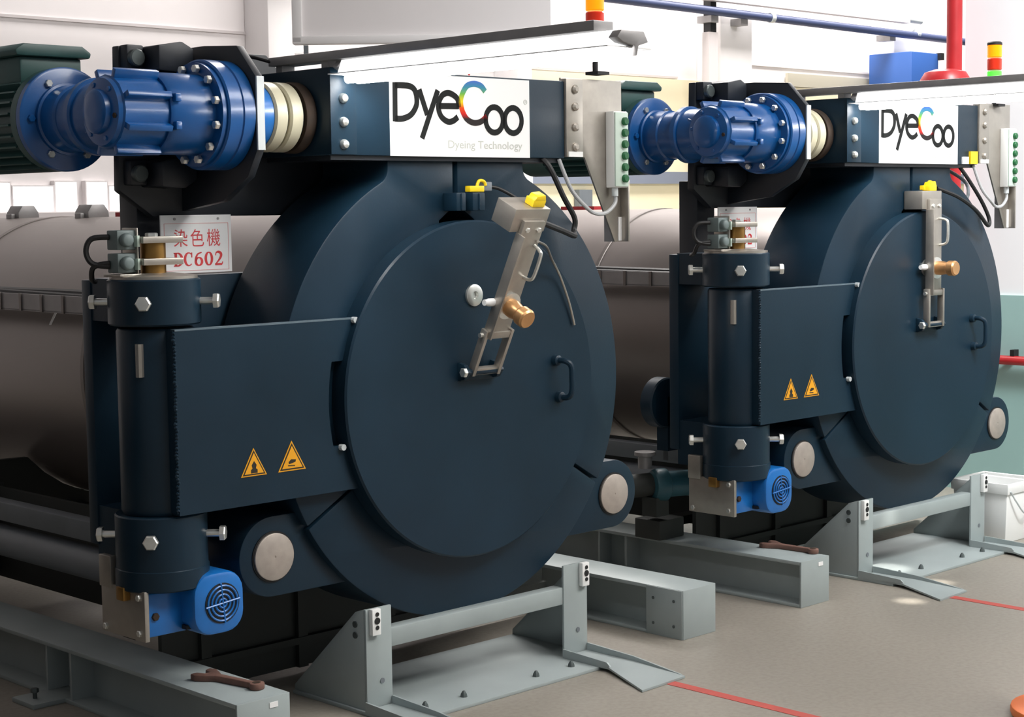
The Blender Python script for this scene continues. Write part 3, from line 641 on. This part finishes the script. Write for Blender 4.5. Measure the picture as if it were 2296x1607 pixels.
# ------------------------------------------------------------------ fluorescent lamp over the door
F = thing('fluorescent_lamp', 'lit fluorescent batten lamp jutting out above the nearer door', 'lamp', (-0.52, -0.4, 1.98), 'lamps above the doors')
b = B(); b.prism([(-0.575, 2.052), (-0.500, 2.052), (-0.500, 2.079), (-0.575, 2.079)], 'y', -1.07, 0.33); b.obj('lamp_channel', 'tray_steel', F, bevel=0.002)
Yl0, Yl1 = -1.14, 0.0
B().box(-0.600, -0.430, Yl0, Yl1, 2.0055, 2.0085).obj('reflector', 'reflector', F)
B().prism([(-0.575, 2.0085), (-0.455, 2.0085), (-0.472, 2.050), (-0.558, 2.050)], 'y', Yl0+0.02, Yl1-0.015).obj('glow_housing', 'glow_housing', F)  # lamp housing, its glow added as emission
for x in (-0.535, -0.495): B().cyl((x, Yl0+0.02, 1.995), (x, Yl1-0.015, 1.995), 0.014, 16).obj('tube', 'tube_light', F)
for ya, yb in ((Yl0-0.012, Yl0+0.02), (Yl1-0.015, Yl1+0.01)):
    B().prism([(-0.558, 2.049), (-0.472, 2.049), (-0.455, 2.022), (-0.492, 2.012), (-0.500, 1.985), (-0.508, 2.012), (-0.552, 2.018), (-0.575, 2.030)], 'y', ya, yb).obj('end_cap', 'tray_steel', F, bevel=0.002)
b = B(); b.tube(bez([(-0.57, 0.32, 2.066), (-0.59, 0.42, 2.09), (-0.60, 0.50, 2.085), (-0.61, 0.52, 2.05), (-0.60, 0.46, 2.02)], 5), 0.006, 8); b.obj('lamp_cable', 'black', F)
for y in (0.05, 0.28): B().box(-0.56, -0.51, y, y+0.03, 2.030, 2.054).obj('lamp_foot', 'tray_steel', F)

# ------------------------------------------------------------------ push button station and beacon on the beam's right end
U = thing('button_station', 'steel bracket with six green buttons on the nearer machine', 'control box', (0.6, 0.03, 1.47), 'button stations')
poly = [(0.462, 1.772), (0.462, 2.045), (0.775, 2.045), (0.775, 1.472), (0.735, 1.472), (0.580, 1.772)]
br = B().prism(poly, 'y', 0.048, 0.056).obj('bracket', 'steel', U, bevel=0.001)
B().box(0.462, 0.545, 0.022, 0.048, 1.772, 2.04).obj('bolt_strip', 'steel', U, bevel=0.001)
B().prism([(0.10, 1.472), (0.10, 1.63), (0.056, 1.64), (0.056, 1.472)], 'x', 0.735, 0.742).obj('bracket_fold', 'tray_steel', U)
B().box(0.768, 0.776, 0.012, 0.048, 1.472, 1.70).obj('bracket_flange', 'steel', U, bevel=0.001)
B().box(0.752, 0.775, 0.044, 0.0475, 1.475, 1.56).obj('sticker', 'white_plate', U)
for z in (2.005, 1.945, 1.875, 1.805): B().lathe([(0.015, 0), (0.015, 0.006), (0.008, 0.012)], (0.505, 0.022, z), (0, -1, 0), 14).obj('bolt', 'steel', U)
B().box(0.470, 0.540, 0.018, 0.022, 1.772, 1.79).obj('label_strip', 'white_plastic', U)
bx = B().box(0.690, 0.762, 0.008, 0.048, 1.665, 1.935).obj('button_box', 'white_plastic', U, bevel=0.003)
B().box(0.692, 0.760, 0.002, 0.008, 1.669, 1.931).obj('box_face', 'box_green', U, bevel=0.002)
for k in range(6): B().lathe([(0.0145, 0), (0.0145, 0.010), (0.011, 0.013)], (0.738, 0.002, 1.697+k*0.0405), (0, -1, 0), 18).obj('button', 'green_button', U)
B().cyl((0.715, 0.028, 1.635), (0.715, 0.028, 1.667), 0.012, 12).obj('cable_gland', 'pale_grey', U)
b = B(); b.tube(bez([(0.715, 0.028, 1.645), (0.712, 0.025, 1.61), (0.66, 0.02, 1.577), (0.59, 0.01, 1.575), (0.53, 0.0, 1.60), (0.48, 0.02, 1.66), (0.44, 0.04, 1.765)], 6), 0.007, 8); b.obj('box_cable', 'grey_cable', U)
K = thing('signal_beacon', 'orange and red signal beacon rising behind the nearer lamp', 'beacon', (0.655, 0.06, 2.045), 'signal beacons')
KX, KY = 0.652, 0.06
b = B(); b.cyl((KX, KY, 2.045), (KX, KY, 2.14), 0.010, 12); b.box(KX-0.03, KX+0.03, 0.02, KY+0.02, 2.035, 2.046); b.obj('pole', 'black', K)
for nm, z0, z1, mt in (('green_lens', 2.14, 2.198, 'lamp_green'), ('red_lens', 2.202, 2.255, 'lamp_red'), ('orange_lens', 2.259, 2.316, 'lamp_orange')):
    b = B(); b.lathe([(0.030, z0), (0.033, z0+0.004), (0.033, z1-0.004), (0.030, z1)], (KX, KY, 0), (0, 0, 1), 28); b.obj(nm, mt, K)
b = B(); b.lathe([(0.034, 2.316), (0.034, 2.326), (0.028, 2.331)], (KX, KY, 0), (0, 0, 1), 28); b.obj('beacon_cap', 'black', K)

# ------------------------------------------------------------------ floor stand under the door
T = thing('floor_stand', 'grey steel floor stand in front of the nearer machine', 'stand', (0.04, 0.1, 0), 'floor stands')
B().box(-0.487, 0.56, -0.154, 0.40, 0.0, 0.012).obj('base_plate', 'grey_paint', T, bevel=0.002)
for x0, x1, xg in ((-0.477, -0.371, -0.477), (0.425, 0.545, 0.537)):
    post = B().box(x0, x1, 0.023, 0.033, 0.012, 0.339).obj('post', 'grey_paint', T, bevel=0.002)
    B().prism([(0.033, 0.012), (0.40, 0.012), (0.40, 0.03), (0.075, 0.325), (0.033, 0.339)], 'x', xg, xg+0.008).obj('gusset', 'grey_paint', T, bevel=0.001)
    cx = x0+0.012 if x0 < 0 else x1-0.042
    b = B(); b.box(cx, cx+0.036, 0.004, 0.023, 0.255, 0.340)
    ct = b.obj('catch_block', 'white_plastic', T, bevel=0.003)
    B().lathe([(0.011, 0), (0.011, 0.002)], (cx+0.019, 0.0035, 0.302), (0, -1, 0), 16).obj('catch_slot', 'black', ct).scale = (1, 1, 1)
    for dz in (0.021, -0.022): B().lathe([(0.007, 0), (0.007, 0.002)], (cx+0.019, 0.0035, 0.302+dz), (0, -1, 0), 12).obj('catch_hole', 'black', ct)
    B().cyl(((x0+x1)/2+0.01, 0.0225, 0.10), ((x0+x1)/2+0.01, 0.0205, 0.10), 0.009, 12).obj('post_hole', 'pipe_grey', T)
    for dz in (0.0, -0.035): B().cyl((xg-0.004, 0.075, 0.285+dz), (xg+0.002, 0.075, 0.285+dz), 0.011, 12).obj('gusset_hole', 'dark_bolt', T)
    # guide track out to the front, ramping down at its end
    gx0, gx1 = x0-0.012, x1+0.004
    top = [(gx0, 0.02, 0.018), (gx1, 0.02, 0.018), (gx1, -0.20, 0.018), (gx1-0.01, -0.435, 0.008), (gx0-0.105, -0.445, 0.008), (gx0, -0.20, 0.018)]
    n_ = len(top); vs = top + [(x, y, max(0.0005, z-0.007)) for x, y, z in top]
    b = B(); b.add(vs, [(0, 1, 2, 5), (2, 3, 4, 5), (6, 11, 8, 7), (8, 11, 10, 9)] + [(i, n_+i, n_+(i+1) % n_, (i+1) % n_) for i in range(n_)])
    tk = b.obj('guide_track', 'grey_paint', T)
    B().prism([(0.02, 0.018), (-0.19, 0.018), (-0.205, 0.022), (-0.19, 0.034), (0.02, 0.044)], 'x', gx0, gx0+0.007).obj('track_side', 'grey_paint', tk)
    B().prism([(0.02, 0.018), (-0.20, 0.018), (-0.42, 0.009), (-0.20, 0.034), (0.02, 0.044)], 'x', gx1-0.010, gx1-0.003).obj('track_side', 'grey_paint', tk)
bar = B().box(-0.371, 0.43, 0.028, 0.078, 0.200, 0.262).obj('cross_bar', 'grey_paint', T, bevel=0.004)
for x in (-0.324, -0.155, 0.18, 0.353): B().lathe([(0.012, 0), (0.010, 0.010), (0.004, 0.020)], (x, -0.079, 0.012), (0, 0, 1), 8).obj('anchor', 'dark_bolt', T)

# ------------------------------------------------------------------ floor beams
def ibeam(x0, x1, y0, y1, label, closed_side):
    t = thing('floor_beam', label, 'beam', ((x0+x1)/2, y0, 0), 'floor beams under the machines')
    xm = (x0+x1)/2
    B().box(x0, x1, y0, y1, 0.171, 0.185).obj('top_flange', 'grey_paint', t, bevel=0.002)
    B().box(x0, x1, y0, y1, 0.0, 0.014).obj('bottom_flange', 'grey_paint', t, bevel=0.002)
    B().box(xm-0.008, xm+0.008, y0, y1, 0.014, 0.171).obj('web', 'grey_paint', t)
    B().box(x0, x1, y0-0.008, y0, 0.0, 0.185).obj('end_plate', 'grey_paint', t, bevel=0.002)
    for y in (0.82, 1.7, 2.6): B().box(x0+0.004, x1-0.004, y, y+0.012, 0.014, 0.171).obj('stiffener', 'grey_paint', t)
    if closed_side:
        B().box(x0-0.004, x0+0.004, y0-0.004, y0+0.17, 0.0, 0.183).obj('side_cover', 'grey_paint', t, bevel=0.001)
        for yy in (0.035, 0.135):
            for z in (0.045, 0.14): B().cyl((x0-0.006, y0+yy, z), (x0-0.003, y0+yy, z), 0.006, 10).obj('screw', 'dark_bolt', t)
    else:
        B().box(xm+0.02, xm+0.05, y0-0.010, y0-0.008, 0.152, 0.168).obj('tag_sticker', 'white_plate', t)
        B().box(x0-0.115, x0+0.06, 0.86, 1.00, 0.0, 0.016).obj('foot_plate', 'grey_paint', t, bevel=0.002)
        B().box(x0+0.01, x0+0.09, 0.985, 0.995, 0.016, 0.171).obj('foot_web', 'grey_paint', t)
        B().hexbolt((x0-0.07, 0.93, 0.016), (0, 0, 1), 0.013, 0.014, 0.02).obj('anchor_bolt', 'dark_bolt', t)
    return t
I1 = ibeam(-1.068, -0.879, -0.100, 4.2, 'grey floor beam with wrench, left of the nearer stand', False)
I2 = ibeam(0.928, 1.116, -0.095, 4.2, 'short-ended grey floor beam with screwed side cover between the stands', True)

# ------------------------------------------------------------------ wrench
def wrench(label, cx, cy, ang):
    out = [(0.118, 0.045), (0.140, 0.040), (0.135, 0.016), (0.108, 0.010), (0.106, -0.010), (0.135, -0.018), (0.140, -0.042), (0.115, -0.046), (0.085, -0.030), (0.06, -0.013), (-0.08, -0.011)]
    out += [(-0.098+0.024*math.cos(math.radians(a)), 0.024*math.sin(math.radians(a))) for a in range(-60, -310, -25)]
    out += [(-0.08, 0.011), (0.06, 0.013), (0.085, 0.030)]
    c, s = math.cos(ang), math.sin(ang)
    b = B(); b.prism([(cx+x*c-y*s, cy+x*s+y*c) for x, y in out], 'z', 0.1855, 0.2055)
    w = thing('wrench', label, 'wrench', (cx, cy, 0.1855), 'wrenches on the floor beams')
    b.obj('wrench_body', 'iron_brown', w, bevel=0.004)
    hx, hy = cx-0.098*c, cy-0.098*s
    B().lathe([(0.0135, 0.2056), (0.0135, 0.2062)], (hx, hy, 0), (0, 0, 1), 6).obj('ring_socket', 'rust', w)
    return w
wrench('rusty brown wrench lying on the nearer floor beam', -0.945, 0.085, math.radians(100))

# ------------------------------------------------------------------ the farther machine: copies
OFF = (2.70118, -0.01099, 0)
m2 = copy_tree(M, OFF, skip=(cb, cb2, cb3)); m2['label'] = 'farther navy dyeing machine, latch arm upright against its round door'
for c in m2.children:
    if c.name.startswith('latch_arm'): c.rotation_euler = (0, 0, 0)
for c in m2.children:
    for g in c.children:
        if g.name.startswith('warning_sticker'): g.location.x -= 0.064
for src_, lab in ((G, 'blue gear motor with green motor on the farther machine'), (H, 'small bright blue gear motor under the farther door hinge'),
                  (N, 'white name sign with rainbow letter on the farther machine'), (S, 'white board half hidden behind the farther hinge cam'),
                  (F, 'lit fluorescent batten lamp jutting out above the farther door'), (U, 'steel bracket with six green buttons on the farther machine'),
                  (K, 'orange, red and green signal beacon above the farther lamp'), (T, 'grey steel floor stand in front of the farther machine'),
                  (I1, 'grey floor beam with wrench, left of the farther stand')):
    c = copy_tree(src_, OFF); c['label'] = lab
wrench('dark rusty wrench lying on the farther floor beam', 2.70118-0.895, 0.05, math.radians(92))
OX = OFF[0]
def off(pts): return [(x+OX, y+OFF[1], z) for x, y, z in pts]
b = B(); b.tube(off(bez([(0.36, 0.06, 1.755), (0.40, 0.04, 1.70), (0.50, 0.03, 1.60), (0.55, 0.02, 1.52), (0.52, 0.01, 1.49), (0.40, 0.0, 1.56), (0.25, 0.0, 1.62), (0.12, 0.03, 1.66)], 6)), 0.009, 8)
c = b.obj('latch_cable', 'black', m2, origin=None) if False else None
BASE[m2] = Vector((OX, 0.5+OFF[1], 0))
b.obj('latch_cable', 'black', m2)
b = B(); b.tube(off(bez([(0.44, 0.2, 1.76), (0.52, 0.12, 1.68), (0.44, 0.1, 1.58), (0.40, 0.3, 1.50)], 6)), 0.008, 8); b.obj('beam_cable', 'pipe_grey', m2)
K.location.z += 0.027
B().box(OX+0.325, OX+0.375, 0.012, 0.019, 1.768, 1.80).obj('white_tag', 'white_plate', m2)
B().box(OX+0.385, OX+0.445, 0.008, 0.019, 1.768, 1.825).obj('yellow_tag', 'yellow', m2)
b = B(); b.lathe([(0.10, 0), (0.106, 0.006), (0.106, 0.06), (0.10, 0.065)], (OX-1.09, 0.55, 0.775), (0, 1, 0), 40); b.box(OX-1.09, OX-0.95, 0.55, 0.61, 0.57, 0.80); b.obj('rear_lug', 'navy', m2)

# ------------------------------------------------------------------ things between and behind the machines
V = thing('hydraulic_pump', 'small teal and black pump behind the farther hinge motor', 'pump', (1.45, 0.85, 0.0))
b = B(); b.box(1.44, 1.60, 0.58, 0.72, 0.187, 0.27); b.obj('pump_base', 'frame_dark', V, bevel=0.004)
b = B(); b.lathe([(0.06, 0), (0.07, 0.02), (0.07, 0.06), (0.055, 0.07), (0.055, 0.20)], (1.44, 0.62, 0.42), (1, -0.4, 0), 24); b.obj('pump_body', 'teal_paint', V)
b = B(); b.lathe([(0.045, 0), (0.05, 0.01), (0.05, 0.16)], (1.30, 0.70, 0.42), (1, -0.4, 0), 24); b.obj('pump_motor', 'frame_dark', V)
b = B(); b.lathe([(0.03, 0), (0.03, 0.05), (0.045, 0.055), (0.045, 0.07)], (1.44, 0.66, 0.49), (0, 0, 1), 20); b.obj('valve_cap', 'tray_steel', V)
b = B(); b.box(1.42, 1.50, 0.58, 0.66, 0.29, 0.37); b.obj('pump_foot', 'frame_dark', V)
V.location.x += 0.15
B_ = thing('bucket', 'white square plastic bucket beside the farther stand', 'bucket', (3.45, 0.05, 0))
b = B()
def ringsq(w, z): return [(3.46-w, 0.08-w, z), (3.46+w, 0.08-w, z), (3.46+w, 0.08+w, z), (3.46-w, 0.08+w, z)]
vs = ringsq(0.125, 0.0)+ringsq(0.145, 0.27)+ringsq(0.135, 0.27)+ringsq(0.118, 0.012)
fs = [(0,1,2,3)]
for i in range(3):
    for k in range(4): fs.append((i*4+k, i*4+(k+1) % 4, (i+1)*4+(k+1) % 4, (i+1)*4+k))
fs.append((12,13,14,15)); b.add(vs, fs); b.obj('bucket_body', 'white_plastic', B_, bevel=0.008)
b = B(); b.add(ringsq(0.150, 0.235)+ringsq(0.153, 0.285)+ringsq(0.141, 0.285)+ringsq(0.141, 0.235), [(i*4+k, i*4+(k+1) % 4, ((i+1) % 4)*4+(k+1) % 4, ((i+1) % 4)*4+k) for i in range(4) for k in range(4)]); b.obj('bucket_rim', 'white_plastic', B_, bevel=0.003)
b = B(); b.tube(bez([(3.33, -0.075, 0.25), (3.37, -0.08, 0.20), (3.46, -0.085, 0.13), (3.55, -0.08, 0.20), (3.59, -0.075, 0.25)], 6), 0.004, 6); b.obj('bucket_bail', 'pale_grey', B_)
# red pipes on the right wall
P1 = thing('fire_pipe', 'red vertical pipe with bell fitting at the white wall edge', 'pipe', (4.5, 0.965, 1.0))
b = B(); b.cyl((4.53, 0.975, 0.74), (4.53, 0.975, 5.0), 0.042, 20); b.obj('riser', 'red_paint', P1)
b = B(); b.lathe([(0.135, 2.235), (0.135, 2.26), (0.11, 2.30), (0.06, 2.315)], (4.44, 0.975, 0), (0, 0, 1), 28); b.obj('bell_fitting', 'red_paint', P1)
b = B(); b.cyl((4.53, 1.05, 0.742), (4.53, -3.0, 0.742), 0.025, 16); b.obj('branch_pipe', 'red_paint', P1)
for y in (0.6, -0.6): B().box(4.52, 4.57, y-0.012, y+0.012, 0.76, 0.80).obj('pipe_clip', 'black', P1)
# overhead pipes and back-wall fittings
b = B(); b.cyl((1.0, 5.6, 3.353), (12.4, 5.6, 3.265), 0.038, 16); bp = tag(b.obj('overhead_pipe', 'pipe_blue', origin=(9, 5.6, 3.3)), 'long blue pipe crossing high along the back wall', 'pipe')
for x in (8.99, 11.4): B().cyl((x, 5.6, 3.292), (x+0.05, 5.6, 3.291), 0.045, 16).obj('pipe_union', 'pale_grey', bp)
for x in (8.2, 8.62, 11.0): B().box(x-0.05, x+0.05, 5.6, 5.76, 3.20, 3.26).obj('pipe_bracket', 'tray_steel', bp)
b = B(); b.box(5.0, 11.25, 5.56, 5.64, 3.385, 3.465); dct = tag(b.obj('cable_duct', 'joint_grey', origin=(9.5, 5.6, 3.4)), 'pale grey cable duct above the blue pipe', 'duct')
B().cyl((11.25, 5.6, 3.425), (11.5, 5.6, 3.42), 0.03, 12).obj('duct_end', 'pale_grey', dct)
b = B(); b.box(8.17, 8.29, 5.64, 5.72, 1.6, 3.12); dp = tag(b.obj('wall_post', 'joint_grey', origin=(8.23, 5.7, 1.6)), 'slim grey post left of the broad white column', 'post')
B().box(8.19, 8.27, 5.64, 5.72, 3.12, 3.8).obj('post_top', 'black', dp)
cabn = thing('wall_cabinet', 'blue cabinet high on the back wall behind the red pipe', 'cabinet', (11.3, 5.4, 2.5))
B().box(11.03, 11.52, 5.4, 5.9, 2.5, 3.085).obj('cabinet_body', 'cabinet_blue', cabn, bevel=0.01)
B().box(11.53, 12.2, 5.55, 5.9, 2.6, 3.08).obj('cabinet_side', 'joint_grey', cabn, bevel=0.01)
B().box(11.50, 11.56, 5.36, 5.42, 3.02, 3.09).obj('cabinet_hinge', 'black', cabn)
b = B(); b.tube(bez([(5.37, 5.75, 4.2), (5.36, 5.75, 3.4), (5.365, 5.75, 2.6)], 6), 0.008, 8); tag(b.obj('red_cable', 'red_paint', origin=(5.36, 5.75, 2.6)), 'thin red cable hanging down the back wall', 'cable')
# framed panel hung above the far side of the nearer machine
Q = thing('hanging_panel', 'pale panel with white tube frame hanging behind the nearer lamp', 'panel', (2.5, 3.05, 2.53))
Q.rotation_euler = (0, 0, -YAW)
def qp(b, name, mt, bevel=0):
    BASE[Q] = Vector((0, 0, 0)); o = b.obj(name, mt, Q, bevel=bevel); BASE[Q] = Vector((2.5, 3.05, 2.53)); return o
qp(B().box(-0.68, 0.70, 0.01, 0.03, 0.0, 1.2), 'panel_sheet', 'wall_white')
qp(B().box(-0.72, -0.665, -0.02, 0.05, -0.02, 1.2), 'frame_tube', 'column_white', 0.008)
qp(B().box(-0.72, 0.70, -0.02, 0.05, -0.025, 0.02), 'frame_tube', 'column_white', 0.008)
qp(B().box(-0.66, -0.635, -0.01, 0.02, -0.09, -0.03), 'frame_foot', 'pipe_grey')
for x in (-0.6, 0.6): qp(B().cyl((x, 0.02, 1.2), (x, 0.02, 2.6), 0.01, 8), 'hanger_rod', 'pale_grey')

# orange cone whose base corner reaches into the picture
CN = thing('traffic_cone', 'orange traffic cone base at the lower right corner of the floor', 'cone', (1.02, -1.60, 0))
b = B(); b.prism([(1.02+0.19*math.cos(math.radians(a)), -1.60+0.19*math.sin(math.radians(a))) for a in range(0, 360, 12)], 'z', 0.001, 0.03); b.obj('cone_base', 'orange_plastic', CN, bevel=0.006)
b = B(); b.lathe([(0.12, 0.03), (0.105, 0.06), (0.03, 0.50), (0.022, 0.505)], (1.02, -1.60, 0), (0, 0, 1), 32); b.obj('cone_body', 'orange_plastic', CN)
# the next machine of the row, standing left of the picture, shades the floor beside the nearer one
m0 = copy_tree(M, (-2.70118, 0.011, 0), skip=(cb, cb2, cb3)); m0['label'] = 'navy dyeing machine standing out of view, left of the nearer one'
